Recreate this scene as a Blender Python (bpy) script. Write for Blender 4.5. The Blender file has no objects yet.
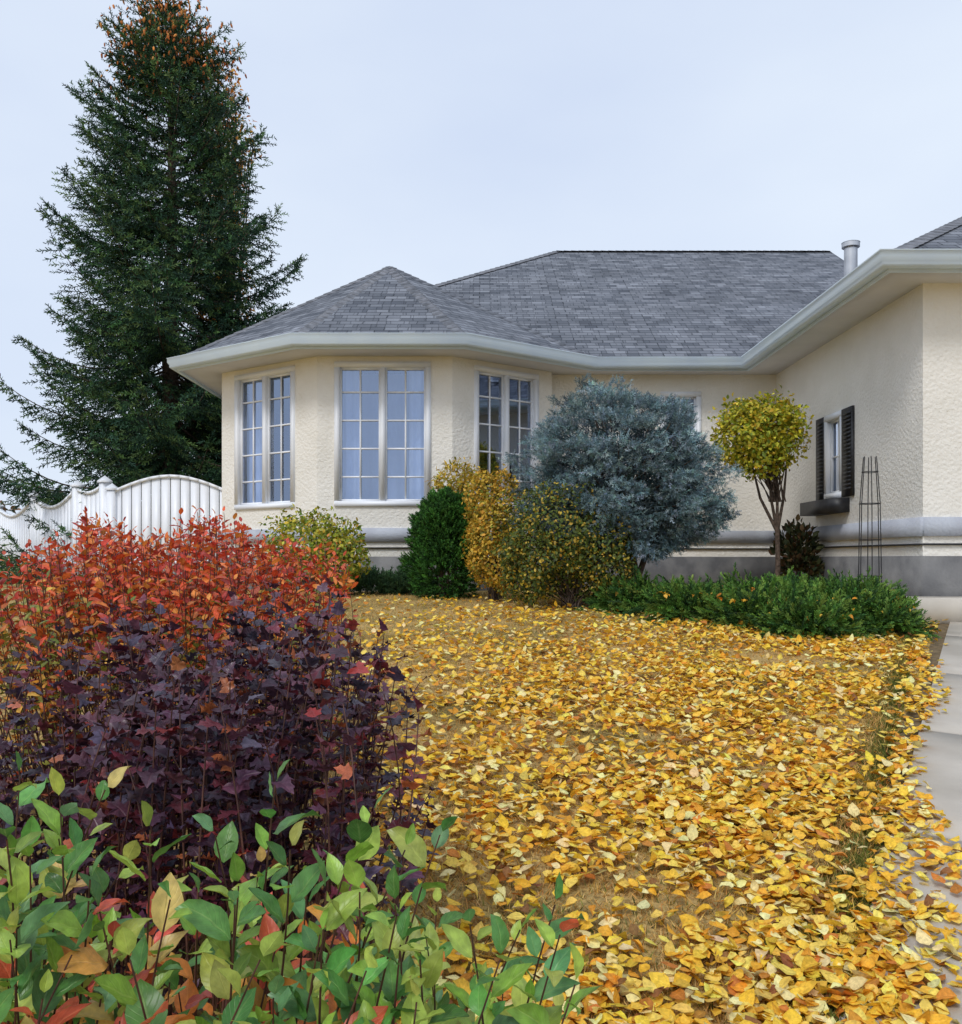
import bpy, math, numpy as np
from mathutils import noise, Vector
rng=np.random.default_rng(7)
S=bpy.context.scene
S.view_settings.view_transform='Standard'; S.view_settings.look='None'; S.view_settings.exposure=0
# ------------------------------------------------------------------ helpers
def nrm(a):
    a=np.asarray(a,float); return a/np.maximum(np.linalg.norm(a,axis=-1,keepdims=True),1e-9)
class MB:
    def __init__(s): s.v=[];s.f=[];s.c=[];s.u=[];s.n=0
    def add(s,v,f,c=(1,1,1),u=None):
        v=np.asarray(v,float).reshape(-1,3); f=np.asarray(f,int)
        c=np.broadcast_to(np.asarray(c,float),(len(v),3))
        u=np.zeros((len(v),3)) if u is None else np.asarray(u,float)
        if u.shape[1]==2: u=np.hstack([u,np.zeros((len(u),1))])
        s.v.append(v); s.c.append(c); s.u.append(u); s.f.append(f+s.n); s.n+=len(v)
    def build(s,name,mat,parent=None,smooth=False):
        me=bpy.data.meshes.new(name)
        V=np.concatenate(s.v); C=np.concatenate(s.c); U=np.concatenate(s.u)
        loops=np.concatenate([f.ravel() for f in s.f]); tot=np.concatenate([np.full(len(f),f.shape[1]) for f in s.f])
        start=np.concatenate([[0],np.cumsum(tot)[:-1]])
        me.vertices.add(len(V)); me.vertices.foreach_set('co',V.astype(np.float32).ravel())
        me.loops.add(len(loops)); me.loops.foreach_set('vertex_index',loops.astype(np.int32))
        me.polygons.add(len(tot)); me.polygons.foreach_set('loop_start',start.astype(np.int32))
        if smooth: me.polygons.foreach_set('use_smooth',np.ones(len(tot),bool))
        a=me.attributes.new('col','FLOAT_COLOR','POINT')
        a.data.foreach_set('color',np.hstack([C,np.ones((len(C),1))]).astype(np.float32).ravel())
        a=me.attributes.new('luv','FLOAT_VECTOR','POINT'); a.data.foreach_set('vector',U.astype(np.float32).ravel())
        me.update(calc_edges=True); me.validate()
        o=bpy.data.objects.new(name,me); S.collection.objects.link(o)
        if mat: me.materials.append(mat)
        if parent: o.parent=parent
        return o
def empty(name,loc=(0,0,0)):
    o=bpy.data.objects.new(name,None); S.collection.objects.link(o); o.empty_display_size=.3; return o
def frames(D,Nh):
    y=nrm(D); x=nrm(np.cross(y,Nh)); z=np.cross(x,y); return np.stack([x,y,z],axis=-1)
def inst(mb,T,pos,R,sc,col):
    tv,tf,tc,tu=T; n=len(pos)
    if n==0: return
    sc=np.asarray(sc,float); sc=np.broadcast_to(sc,(n,)) if sc.ndim<2 else sc
    loc=tv[None]*(sc[:,None,None] if sc.ndim==1 else sc[:,None,:])
    V=np.einsum('nij,nvj->nvi',R,loc)+pos[:,None,:]
    C=np.asarray(col)[:,None,:]*tc[None,:,None] if tc.ndim==1 else np.asarray(col)[:,None,:]*tc[None]
    F=tf[None]+(np.arange(n)*len(tv))[:,None,None]
    U=np.broadcast_to(np.hstack([tu,np.zeros((len(tu),1))])[None],(n,len(tv),3)).copy()
    U[:,:,2]=rng.random(n)[:,None]
    mb.add(V.reshape(-1,3),F.reshape(-1,tf.shape[1]),C.reshape(-1,3),U.reshape(-1,3))
def tube(mb,pts,rad,col=(1,1,1),k=5):
    P=np.asarray(pts,float); n=len(P); rad=np.broadcast_to(rad,(n,))
    T=nrm(np.gradient(P,axis=0)); h=np.array([0.31,0.2,1.]) if abs(T[0][2])<.9 else np.array([1.,.1,0.])
    X=nrm(np.cross(T,h)); Y=np.cross(T,X)
    a=np.arange(k)*2*math.pi/k
    V=P[:,None]+rad[:,None,None]*(np.cos(a)[None,:,None]*X[:,None]+np.sin(a)[None,:,None]*Y[:,None])
    i=np.arange(n-1)[:,None]*k; j=np.arange(k)[None]; j2=(j+1)%k
    F=np.stack([i+j,i+j2,i+k+j2,i+k+j],-1).reshape(-1,4)
    mb.add(V.reshape(-1,3),F,col)
def box(mb,o,ax,ay,az,r,col=(1,1,1)):
    x0,x1,y0,y1,z0,z1=r
    o,ax,ay,az=map(lambda q:np.asarray(q,float),(o,ax,ay,az))
    V=[o+ax*x+ay*y+az*z for z in(z0,z1) for y in(y0,y1) for x in(x0,x1)]
    mb.add(V,[[0,2,3,1],[4,5,7,6],[0,1,5,4],[2,6,7,3],[0,4,6,2],[1,3,7,5]],col)
def wbox(mb,r,col=(1,1,1)): box(mb,(0,0,0),(1,0,0),(0,1,0),(0,0,1),r,col)
def lin(r,g,b):
    f=lambda c:(c/255/12.92) if c/255<=.04045 else ((c/255+.055)/1.055)**2.4
    return (f(r),f(g),f(b))
def L(*cs): return np.array([lin(*c) for c in cs])
def gz(y):
    y=np.maximum(np.asarray(y,float),-4); a=.112*y; b=1.12; k=.3
    h=np.clip(.5+.5*(b-a)/k,0,1); return b*(1-h)+a*h-k*h*(1-h)
def pick(pal,n,var=.18,w=None):
    i=rng.choice(len(pal),n,p=w); c=pal[i]*(1+rng.normal(0,var,(n,1)))
    return np.clip(c*(1+rng.normal(0,.06,(n,3))),.003,1)
# ------------------------------------------------------------------ materials
def newmat(name):
    m=bpy.data.materials.new(name); m.use_nodes=True; nt=m.node_tree; N=nt.nodes; b=N['Principled BSDF']; return m,nt,N,b
def leafmat(name,rough=.5,trans=.3,veins=False,spec=.4,gloss_bump=0):
    m,nt,N,b=newmat(name); l=nt.links
    at=N.new('ShaderNodeAttribute'); at.attribute_name='col'
    col=at.outputs['Color']
    if veins:
        uv=N.new('ShaderNodeAttribute'); uv.attribute_name='luv'
        sp=N.new('ShaderNodeSeparateXYZ'); l.new(uv.outputs['Vector'],sp.inputs[0])
        ab=N.new('ShaderNodeMath'); ab.operation='ABSOLUTE'; l.new(sp.outputs[0],ab.inputs[0])
        mid=N.new('ShaderNodeMapRange'); mid.inputs[1].default_value=.03; mid.inputs[2].default_value=.10; mid.inputs[3].default_value=1; mid.inputs[4].default_value=0
        l.new(ab.outputs[0],mid.inputs[0])
        k=N.new('ShaderNodeMath'); k.operation='MULTIPLY'; k.inputs[1].default_value=-.35; l.new(ab.outputs[0],k.inputs[0])
        a=N.new('ShaderNodeMath'); a.operation='ADD'; l.new(k.outputs[0],a.inputs[0]); l.new(sp.outputs[1],a.inputs[1])
        mu=N.new('ShaderNodeMath'); mu.operation='MULTIPLY'; mu.inputs[1].default_value=44; l.new(a.outputs[0],mu.inputs[0])
        si=N.new('ShaderNodeMath'); si.operation='SINE'; l.new(mu.outputs[0],si.inputs[0])
        sv=N.new('ShaderNodeMapRange'); sv.inputs[1].default_value=.8; sv.inputs[2].default_value=1; sv.inputs[3].default_value=0; sv.inputs[4].default_value=.35; l.new(si.outputs[0],sv.inputs[0])
        mx=N.new('ShaderNodeMath'); mx.operation='MAXIMUM'; l.new(mid.outputs[0],mx.inputs[0]); l.new(sv.outputs[0],mx.inputs[1])
        mm=N.new('ShaderNodeMath'); mm.operation='MULTIPLY'; mm.inputs[1].default_value=.55; l.new(mx.outputs[0],mm.inputs[0])
        mix=N.new('ShaderNodeMixRGB'); l.new(mm.outputs[0],mix.inputs[0]); l.new(col,mix.inputs[1])
        br=N.new('ShaderNodeMixRGB'); br.blend_type='ADD'; br.inputs[0].default_value=1; l.new(col,br.inputs[1]); br.inputs[2].default_value=(.13,.12,.05,1) if 'purple' not in name else (.05,.02,.02,1)
        l.new(br.outputs[0],mix.inputs[2]); 
        tc=N.new('ShaderNodeTexCoord'); no=N.new('ShaderNodeTexNoise'); no.inputs['Scale'].default_value=90; no.inputs['Detail'].default_value=3; l.new(tc.outputs['Object'],no.inputs['Vector'])
        hr=N.new('ShaderNodeMapRange'); hr.inputs[1].default_value=.3; hr.inputs[2].default_value=.7; hr.inputs[3].default_value=.75; hr.inputs[4].default_value=1.2; l.new(no.outputs[0],hr.inputs[0])
        vm=N.new('ShaderNodeVectorMath'); vm.operation='SCALE'; l.new(mix.outputs[0],vm.inputs[0]); l.new(hr.outputs[0],vm.inputs['Scale']); col=vm.outputs[0]
        bp=N.new('ShaderNodeBump'); bp.inputs['Strength'].default_value=.5; bp.inputs['Distance'].default_value=.0015; bp.invert=True; l.new(mx.outputs[0],bp.inputs['Height']); l.new(bp.outputs[0],b.inputs['Normal'])
    l.new(col,b.inputs['Base Color']); b.inputs['Roughness'].default_value=rough; b.inputs['Specular IOR Level'].default_value=spec
    if trans>0:
        t=N.new('ShaderNodeBsdfTranslucent'); l.new(col,t.inputs[0])
        ms=N.new('ShaderNodeMixShader'); ms.inputs[0].default_value=trans
        l.new(b.outputs[0],ms.inputs[1]); l.new(t.outputs[0],ms.inputs[2]); l.new(ms.outputs[0],N['Material Output'].inputs[0])
    return m
def noisemat(name,c1,c2,scale=8,rough=.8,bump=.3,bscale=80,bdist=.01,c3=None,metal=0,detail=6):
    m,nt,N,b=newmat(name); l=nt.links
    tc=N.new('ShaderNodeTexCoord'); no=N.new('ShaderNodeTexNoise'); no.inputs['Scale'].default_value=scale; no.inputs['Detail'].default_value=detail
    l.new(tc.outputs['Object'],no.inputs['Vector'])
    r=N.new('ShaderNodeValToRGB'); r.color_ramp.elements[0].position=.35; r.color_ramp.elements[1].position=.65
    r.color_ramp.elements[0].color=(*c1,1); r.color_ramp.elements[1].color=(*c2,1)
    if c3: e=r.color_ramp.elements.new(.5); e.color=(*c3,1)
    l.new(no.outputs[0],r.inputs[0]); l.new(r.outputs[0],b.inputs['Base Color'])
    b.inputs['Roughness'].default_value=rough; b.inputs['Metallic'].default_value=metal
    if bump:
        n2=N.new('ShaderNodeTexNoise'); n2.inputs['Scale'].default_value=bscale; n2.inputs['Detail'].default_value=6; l.new(tc.outputs['Object'],n2.inputs['Vector'])
        bp=N.new('ShaderNodeBump'); bp.inputs['Strength'].default_value=bump; bp.inputs['Distance'].default_value=bdist
        l.new(n2.outputs[0],bp.inputs['Height']); l.new(bp.outputs[0],b.inputs['Normal'])
    return m
M_stucco=noisemat('stucco',(.81,.775,.70),(.88,.845,.775),scale=1.6,rough=.9,bump=.9,bscale=26,bdist=.018)
M_band=noisemat('band_stucco',(.42,.44,.50),(.52,.55,.61),scale=3,rough=.85,bump=.6,bscale=30,bdist=.01)
M_conc=noisemat('foundation_concrete',(.11,.11,.115),(.24,.235,.23),scale=2.5,rough=.9,bump=.5,bscale=40)
M_path=noisemat('path_concrete',(.48,.435,.37),(.64,.585,.505),scale=2.2,rough=.85,bump=.25,bscale=160,bdist=.004,detail=10)
M_white=noisemat('white_vinyl',(.86,.89,.94),(.91,.93,.97),scale=3,rough=.4,bump=0)
M_gutter=noisemat('gutter_metal',(.64,.77,.92),(.70,.83,.95),scale=2,rough=.45,bump=0)
M_soffit=noisemat('soffit',(.62,.62,.64),(.68,.68,.70),scale=2,rough=.6,bump=0)
M_black=noisemat('black_paint',(.015,.015,.018),(.03,.03,.033),scale=9,rough=.5,bump=0)
M_bark=noisemat('bark',(.05,.035,.025),(.14,.10,.075),scale=25,rough=.95,bump=.8,bscale=60)
M_stem=noisemat('red_stem',(.05,.018,.014),(.12,.045,.03),scale=30,rough=.6,bump=.2)
M_curtain=noisemat('curtain',(.58,.68,.88),(.68,.77,.93),scale=3,rough=.9,bump=0)
M_inside=noisemat('interior',(.09,.10,.14),(.14,.15,.18),scale=.6,rough=.9,bump=0)
M_soil=noisemat('soil',(.10,.07,.035),(.20,.14,.07),scale=20,rough=1,bump=.8)
M_pipe=noisemat('vent_metal',(.5,.52,.55),(.62,.64,.67),scale=6,rough=.4,bump=0,metal=.5)
M_cap=noisemat('cap_shingles',(.12,.13,.15),(.23,.24,.27),scale=9,rough=.95,bump=.4,bscale=120)
M_leaf=leafmat('foliage',.55,.3); M_big=leafmat('broad_leaf',.34,.28,True,.45); M_dark=leafmat('purple_leaf',.38,.12,True,.5)
M_needle=leafmat('needles',.7,.12,spec=.2); M_fallen=leafmat('fallen_leaf',.6,.2,True,.3); M_grassb=leafmat('grass_blade',.7,.25,spec=.2)
def shingle():
    m,nt,N,b=newmat('shingles'); l=nt.links
    uv=N.new('ShaderNodeAttribute'); uv.attribute_name='luv'
    nz=N.new('ShaderNodeTexNoise'); nz.inputs['Scale'].default_value=7; l.new(uv.outputs['Vector'],nz.inputs['Vector'])
    ma=N.new('ShaderNodeVectorMath'); ma.operation='MULTIPLY_ADD'; l.new(nz.outputs['Color'],ma.inputs[0]); ma.inputs[1].default_value=(.05,.018,0); l.new(uv.outputs['Vector'],ma.inputs[2])
    def brick(w,off,c1,c2,ms_,fq=2):
        k=N.new('ShaderNodeTexBrick'); l.new(ma.outputs[0],k.inputs['Vector']); k.inputs['Scale'].default_value=1
        k.inputs['Brick Width'].default_value=w; k.inputs['Row Height'].default_value=.135; k.inputs['Mortar Size'].default_value=ms_
        k.inputs['Mortar Smooth'].default_value=.4; k.inputs['Bias'].default_value=0; k.offset=off; k.offset_frequency=fq
        k.inputs['Color1'].default_value=(*c1,1); k.inputs['Color2'].default_value=(*c2,1); k.inputs['Mortar'].default_value=(.03,.034,.042,1); return k
    k1=brick(.33,.37,(.075,.085,.105),(.27,.285,.32),.011); k2=brick(.19,.61,(.09,.10,.12),(.24,.255,.285),.009,3)
    mx=N.new('ShaderNodeMixRGB'); mx.inputs[0].default_value=.5; l.new(k1.outputs[0],mx.inputs[1]); l.new(k2.outputs[0],mx.inputs[2])
    sp=N.new('ShaderNodeSeparateXYZ'); l.new(ma.outputs[0],sp.inputs[0])
    dv=N.new('ShaderNodeMath'); dv.operation='DIVIDE'; dv.inputs[1].default_value=.135; l.new(sp.outputs[1],dv.inputs[0])
    fr=N.new('ShaderNodeMath'); fr.operation='FRACT'; l.new(dv.outputs[0],fr.inputs[0])
    n2=N.new('ShaderNodeTexNoise'); n2.inputs['Scale'].default_value=1.1; n2.inputs['Detail'].default_value=5; l.new(uv.outputs['Vector'],n2.inputs['Vector'])
    n3=N.new('ShaderNodeTexNoise'); n3.inputs['Scale'].default_value=90; l.new(uv.outputs['Vector'],n3.inputs['Vector'])
    ad=N.new('ShaderNodeMath'); l.new(n2.outputs[0],ad.inputs[0]); l.new(n3.outputs[0],ad.inputs[1])
    mr=N.new('ShaderNodeMapRange'); mr.inputs[1].default_value=.6; mr.inputs[2].default_value=1.4; mr.inputs[3].default_value=.65; mr.inputs[4].default_value=1.3; l.new(ad.outputs[0],mr.inputs[0])
    vs=N.new('ShaderNodeVectorMath'); vs.operation='SCALE'; l.new(mx.outputs[0],vs.inputs[0]); l.new(mr.outputs[0],vs.inputs['Scale'])
    l.new(vs.outputs[0],b.inputs['Base Color']); b.inputs['Roughness'].default_value=.95; b.inputs['Specular IOR Level'].default_value=.15
    bp=N.new('ShaderNodeBump'); bp.inputs['Strength'].default_value=.7; bp.inputs['Distance'].default_value=.012; bp.invert=True; l.new(fr.outputs[0],bp.inputs['Height']); l.new(bp.outputs[0],b.inputs['Normal'])
    return m
M_roof=shingle()
def glassmat():
    m,nt,N,b=newmat('window_glass'); l=nt.links
    g=N.new('ShaderNodeBsdfGlossy'); g.inputs['Roughness'].default_value=.02; g.inputs[0].default_value=(.66,.78,1,1)
    t=N.new('ShaderNodeBsdfTransparent'); t.inputs[0].default_value=(.8,.85,.94,1)
    ms=N.new('ShaderNodeMixShader'); ms.inputs[0].default_value=.36; l.new(t.outputs[0],ms.inputs[1]); l.new(g.outputs[0],ms.inputs[2]); l.new(ms.outputs[0],N['Material Output'].inputs[0])
    tc=N.new('ShaderNodeTexCoord'); no=N.new('ShaderNodeTexNoise'); no.inputs['Scale'].default_value=1.5; l.new(tc.outputs['Object'],no.inputs['Vector'])
    bp=N.new('ShaderNodeBump'); bp.inputs['Strength'].default_value=.15; bp.inputs['Distance'].default_value=.02; l.new(no.outputs[0],bp.inputs['Height']); l.new(bp.outputs[0],g.inputs['Normal'])
    return m
M_glass=glassmat()
def groundmat():
    m,nt,N,b=newmat('dry_lawn'); l=nt.links
    tc=N.new('ShaderNodeTexCoord')
    n1=N.new('ShaderNodeTexNoise'); n1.inputs['Scale'].default_value=1.3; n1.inputs['Detail'].default_value=8; l.new(tc.outputs['Object'],n1.inputs['Vector'])
    n2=N.new('ShaderNodeTexNoise'); n2.inputs['Scale'].default_value=45; n2.inputs['Detail'].default_value=6; l.new(tc.outputs['Object'],n2.inputs['Vector'])
    r=N.new('ShaderNodeValToRGB'); e=r.color_ramp.elements; e[0].position=.32; e[0].color=(.22,.17,.06,1); e[1].position=.55; e[1].color=(.48,.33,.13,1)
    l.new(n1.outputs[0],r.inputs[0])
    mr=N.new('ShaderNodeMapRange'); mr.inputs[1].default_value=.3; mr.inputs[2].default_value=.7; mr.inputs[3].default_value=.5; mr.inputs[4].default_value=1.35; l.new(n2.outputs[0],mr.inputs[0])
    vs=N.new('ShaderNodeVectorMath'); vs.operation='SCALE'; l.new(r.outputs[0],vs.inputs[0]); l.new(mr.outputs[0],vs.inputs['Scale'])
    l.new(vs.outputs[0],b.inputs['Base Color']); b.inputs['Roughness'].default_value=1; b.inputs['Specular IOR Level'].default_value=.1
    bp=N.new('ShaderNodeBump'); bp.inputs['Strength'].default_value=.8; bp.inputs['Distance'].default_value=.02; l.new(n2.outputs[0],bp.inputs['Height']); l.new(bp.outputs[0],b.inputs['Normal'])
    return m
# ------------------------------------------------------------------ ground
xs=np.concatenate([[-900,-300,-100,-40],np.arange(-20,20.1,1),[40,100,300,900]])
ys=np.concatenate([[-900,-300,-100,-40,-10],np.arange(-4,16.1,.4),[20,40,100,300,900]])
X,Y=np.meshgrid(xs,ys); V=np.stack([X,Y,gz(Y)],-1).reshape(-1,3); nx=len(xs); ny=len(ys)
i=np.arange(ny-1)[:,None]*nx+np.arange(nx-1)[None]; F=np.stack([i,i+1,i+nx+1,i+nx],-1).reshape(-1,4)
g=MB(); g.add(V,F); g.build('ground',groundmat(),smooth=True)
ge=lambda y:1.01+.52*(y-2.54)       # grass edge
ux,uy=.4961,.8682; wv=np.array([uy,-ux])
mb=MB(); sb=MB()
def path_pt(t,w):
    x0,y0=2.15,4.53; return x0+ux*t+wv[0]*w, y0+uy*t+wv[1]*w
t=-7.2
while t<5:
    a,b_=t+.006,t+1.594
    tt=np.linspace(a,min(b_,4.95),7)
    top=[];bot=[]
    for q in tt:
        for w in(0,1.5):
            x,y=path_pt(q,w); z=float(gz(y)); top.append((x,y,z+.022)); bot.append((x,y,z-.08))
    n=len(top); V=top+bot; F=[]
    for k in range(6):
        o=2*k; F+= [[o,o+1,o+3,o+2],[o,o+2,n+o+2,n+o],[o+1,n+o+1,n+o+3,o+3]]
    F+=[[0,n,n+1,1],[12,13,n+13,n+12]]
    mb.add(V,F); t+=1.6
mb.build('concrete_path',M_path)
tt=np.linspace(-7.2,4.9,40); V=[];
for q in tt:
    for w in(-.10,0.02):
        x,y=path_pt(q,w); V.append((x,y,float(gz(y))+.004))
F=[[2*k,2*k+1,2*k+3,2*k+2] for k in range(39)]
sb.add(V,F); sb.build('soil_edging',M_soil)
mb=MB(); wbox(mb,(4.25,9.5,8.75,9.42,.95,1.20)); mb.build('concrete_step',M_path)
# ------------------------------------------------------------------ house
house=empty('bungalow_house')
walls=MB();found=MB();band=MB();trim=MB();glass=MB();inside=MB();curt=MB();dark=MB();roof=MB();gut=MB();sof=MB();caps=MB()
ZS=4.5; Z0=1.62
def wall(p0,p1,ops=(),z0=Z0,z1=ZS,reveal=.13,base=True,ext=(0,0)):
    p0=np.array([*p0,0.]);p1=np.array([*p1,0.]); Ln=np.linalg.norm(p1-p0); s=(p1-p0)/Ln; n=np.cross(s,[0,0,1])
    up=np.array([0,0,1.])
    ss=sorted({0,Ln,*[o[0] for o in ops],*[o[1] for o in ops]}); zz=sorted({z0,z1,*[o[2] for o in ops],*[o[3] for o in ops]})
    for a,b in zip(ss[:-1],ss[1:]):
        for c,d in zip(zz[:-1],zz[1:]):
            if any(o[0]<=a+1e-6 and b<=o[1]+1e-6 and o[2]<=c+1e-6 and d<=o[3]+1e-6 for o in ops): continue
            walls.add([p0+s*a+up*c,p0+s*b+up*c,p0+s*b+up*d,p0+s*a+up*d],[[0,1,2,3]])
    for (a,b,c,d) in ops:
        q=[p0+s*a+up*c,p0+s*b+up*c,p0+s*b+up*d,p0+s*a+up*d]; r=[v-n*reveal for v in q]
        walls.add(q+r,[[k,(k+1)%4,4+(k+1)%4,4+k] for k in range(4)])
    if base:
        box(found,p0,s,n,up,(0-ext[0],Ln+ext[1],-.1,.012,.8,Z0-.002))
        box(band,p0,s,n,up,(-ext[0],Ln+ext[1],-.05,.035,1.83,2.03))
        box(dark,p0,s,n,up,(-ext[0],Ln+ext[1],-.05,.03,1.735,1.755))
    return p0,s,n,up
def window(fr,a,b,c,d,cols=2,rows=5,sashes=2):
    p0,s,n,up=fr
    B=lambda m,r:box(m,p0,s,n,up,r)
    fw=.055
    B(trim,(a-.02,b+.02,-.09,.03,c-.02,c+fw)); B(trim,(a-.02,b+.02,-.09,.03,d-fw,d+.02))
    B(trim,(a-.02,a+fw,-.088,.028,c+fw,d-fw)); B(trim,(b-fw,b+.02,-.088,.028,c+fw,d-fw))
    w=(b-a-2*fw)/sashes
    for k in range(sashes):
        x0=a+fw+k*w; x1=x0+w
        if k: B(trim,(x0-.035,x0+.035,-.086,.02,c+fw,d-fw))
        g0,g1=x0+(.035 if k else 0),x1-(.035 if k<sashes-1 else 0)
        B(trim,(g0,g0+.025,-.08,-.03,c+fw,d-fw));B(trim,(g1-.025,g1,-.08,-.03,c+fw,d-fw))
        B(trim,(g0+.025,g1-.025,-.079,-.031,c+fw,c+fw+.03));B(trim,(g0+.025,g1-.025,-.079,-.031,d-fw-.03,d-fw))
        for q in range(1,cols):
            x=g0+(g1-g0)*q/cols; B(trim,(x-.012,x+.012,-.062,-.044,c+fw+.03,d-fw-.03))
        for q in range(1,rows):
            z=c+(d-c)*q/rows; B(trim,(g0+.025,g1-.025,-.0615,-.0445,z-.012,z+.012))
        V=[p0+s*x+n*-.066+up*z for x,z in((g0,c+fw),(g1,c+fw),(g1,d-fw),(g0,d-fw))]
        glass.add(V,[[0,1,2,3]])
def curtain(fr,a,b,c,d,off=-.25,amp=.03,per=.12):
    p0,s,n,up=fr; xs_=np.linspace(a,b,max(8,int((b-a)/.02))); V=[]
    for x in xs_:
        o=off+amp*math.sin(x*2*math.pi/per)+.01*math.sin(x*23)
        V+=[p0+s*x+n*o+up*c,p0+s*x+n*(o*1.0)+up*d]
    curt.add(V,[[2*k,2*k+2,2*k+3,2*k+1] for k in range(len(xs_)-1)])
P0=(-4.06,14.1);P1=(-2.35,12.9);P2=(-.41,12.9);P3=(1.10,14.0)
wz=(2.36,4.39)
f=wall(P0,P1,[(.35,1.62,*wz)]); window(f,.35,1.62,*wz); curtain(f,.33,.86,*wz)
f=wall(P1,P2,[(.27,1.61,*wz)]); window(f,.27,1.61,*wz); curtain(f,.25,.60,*wz); curtain(f,1.30,1.64,*wz)
curtain(f,.55,1.35,*wz,off=-.75,amp=.02,per=.17)
f=wall(P2,P3,[(.40,1.57,*wz)]); window(f,.40,1.57,*wz)
wall(P3,(1.10,14.2)); 
f=wall((1.10,14.2),(4.65,14.2),[(1.75,2.35,2.7,4.2)]); window(f,1.75,2.35,2.7,4.2,2,3,1)
f=wall((4.65,14.2),(4.65,9.47),[(2.09,2.64,2.40,3.48)]); window(f,2.09,2.64,2.40,3.48,2,2,1)
p0,s,n,up=f
for a,b in((1.78,2.07),(2.66,3.0)):
    box(dark,p0,s,n,up,(a,b,.0,.03,2.38,3.50)); 
    z=2.46
    while z<3.42:
        box(dark,p0,s,n,up*1,(a+.04,b-.04,.03,.042,z,z+.03)); z+=.05
box(dark,p0,s,n,up,(1.70,2.85,.0,.22,2.18,2.36))
f=wall((4.65,9.47),(13.4,9.47),[(1.2,4.0,1.7,3.9)]); box(trim,f[0],f[1],f[2],f[3],(1.2,4.0,-.12,-.08,1.7,3.9))
for k in range(1,4): box(trim,f[0],f[1],f[2],f[3],(1.2,4.0,-.1,-.07,1.7+k*.55-.02,1.7+k*.55))
wall((13.4,9.47),(13.4,26)); wall((13.4,26),(-4.06,26)); wall((-4.06,26),P0)
wbox(inside,(-4.0,4.5,17.5,17.55,1.6,4.48)); wbox(inside,(-4.0,4.5,14.3,17.5,1.95,2.0)); wbox(inside,(-4.0,4.5,14.3,17.5,4.40,4.48)); wbox(inside,(5.6,5.65,10,14,1.6,4.45))
wbox(inside,(-2.2,-.55,13.9,14.6,2.0,2.75)); 
# roof
ZE=4.64
def rface(pts,cx=None):
    P=[np.array(p,float) for p in pts]; n=nrm(np.cross(P[1]-P[0],P[2]-P[0])); 
    if n[2]<0: P=P[::-1]; n=-n
    u=nrm(np.cross([0,0,1],n)); v=np.cross(n,u)
    V=np.array(P); U=np.stack([V@u,V@v],-1); roof.add(V,[list(range(len(P)))],u=U)
def cap(a,b):
    a=np.array(a,float);b=np.array(b,float); Ln=np.linalg.norm(b-a); d=(b-a)/Ln; side=nrm(np.cross(d,[0,0,1])); upv=np.cross(side,d)
    x=0
    while x<Ln-.05:
        x1=min(x+.2,Ln); o0=.018; o1=.010
        pts=[a+d*x+side*-.13-upv*.045+upv*o0,a+d*x+upv*(o0+.008),a+d*x+side*.13-upv*.045+upv*o0]+[a+d*x1+side*-.13-upv*.045+upv*o1,a+d*x1+upv*(o1+.004),a+d*x1+side*.13-upv*.045+upv*o1]
        lo=[a+d*x+side*-.13-upv*.06,a+d*x-upv*.005,a+d*x+side*.13-upv*.06]
        caps.add(pts+lo,[[0,1,4,3],[1,2,5,4],[6,7,1,0],[7,8,2,1]]); x+=.165
E0=(-4.66,13.79,ZE);E1=(-2.54,12.3,ZE);E2=(-.22,12.3,ZE);E3=(1.70,13.69,ZE)
A=(-1.55,15.3,6.55); R=(-1.55,16.9,6.56)
rface([E0,E1,A]);rface([E1,E2,A]);rface([E2,E3,A]);rface([E0,A,R]);rface([E3,R,A])
for e in(E0,E1,E2,E3): cap(e,A)
cap(R,A)
C0=(-4.66,13.75,ZE)
H1=(1.68,20.09,ZE+6.34*.6); H2=(7.8,20.09,ZE+6.34*.6)
rface([C0,(7.8,13.75,ZE),H2,H1]); rface([C0,H1,(-4.66,26.43,ZE)]); rface([(-4.66,26.43,ZE),H1,H2,(7.8,26.43,ZE)])
cap((-1.2,17.21,ZE+3.46*.6),H1); cap(H1,H2)
walls.add([(7.7,14.2,4.5),(7.7,26,4.5),(7.7,20.09,ZE+6.3*.6)],[[0,1,2]])
w0=4.07; 
G0=(w0,9.0,ZE);G1=(13.98,9.0,ZE);GR=(9.02,13.95,ZE+2.97);GB=(9.02,22,ZE+2.97)
rface([G0,G1,GR]);rface([G0,GR,GB,(w0,22,ZE)]);rface([G1,(13.98,22,ZE),GB,GR])
cap(G0,GR);cap(G1,GR);cap(GR,GB)
def sweep(mb,path,prof,col=(1,1,1)):
    P=np.array([[p[0],p[1]] for p in path],float); n=len(P); d=nrm(P[1:]-P[:-1]); nn=np.stack([d[:,1],-d[:,0]],-1)
    M=[]
    for k in range(n):
        if k==0: m=nn[0]
        elif k==n-1: m=nn[-1]
        else:
            m=nrm(nn[k-1]+nn[k]); m=m/max(.3,m@nn[k])
        M.append(m)
    M=np.array(M); K=len(prof); V=[]
    for k in range(n):
        for o,z in prof: V.append((P[k][0]+M[k][0]*o,P[k][1]+M[k][1]*o,z))
    F=[[k*K+q,(k+1)*K+q,(k+1)*K+(q+1)%K,k*K+(q+1)%K] for k in range(n-1) for q in range(K)]
    mb.add(V,F,col)
eave1=[(-4.66,26),E0,E1,E2,(1.72,13.75),(w0,13.75),(w0,9.0),(13.98,9.0),(13.98,26)]
gp=[(.0,ZE+.0),(.0,ZE-.15),(.075,ZE-.15),(.10,ZE-.13),(.10,ZE-.095),(.128,ZE-.06),(.128,ZE-.005),(.14,ZE+.005),(.118,ZE+.008),(.115,ZE-.03),(.02,ZE-.03)]
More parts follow.
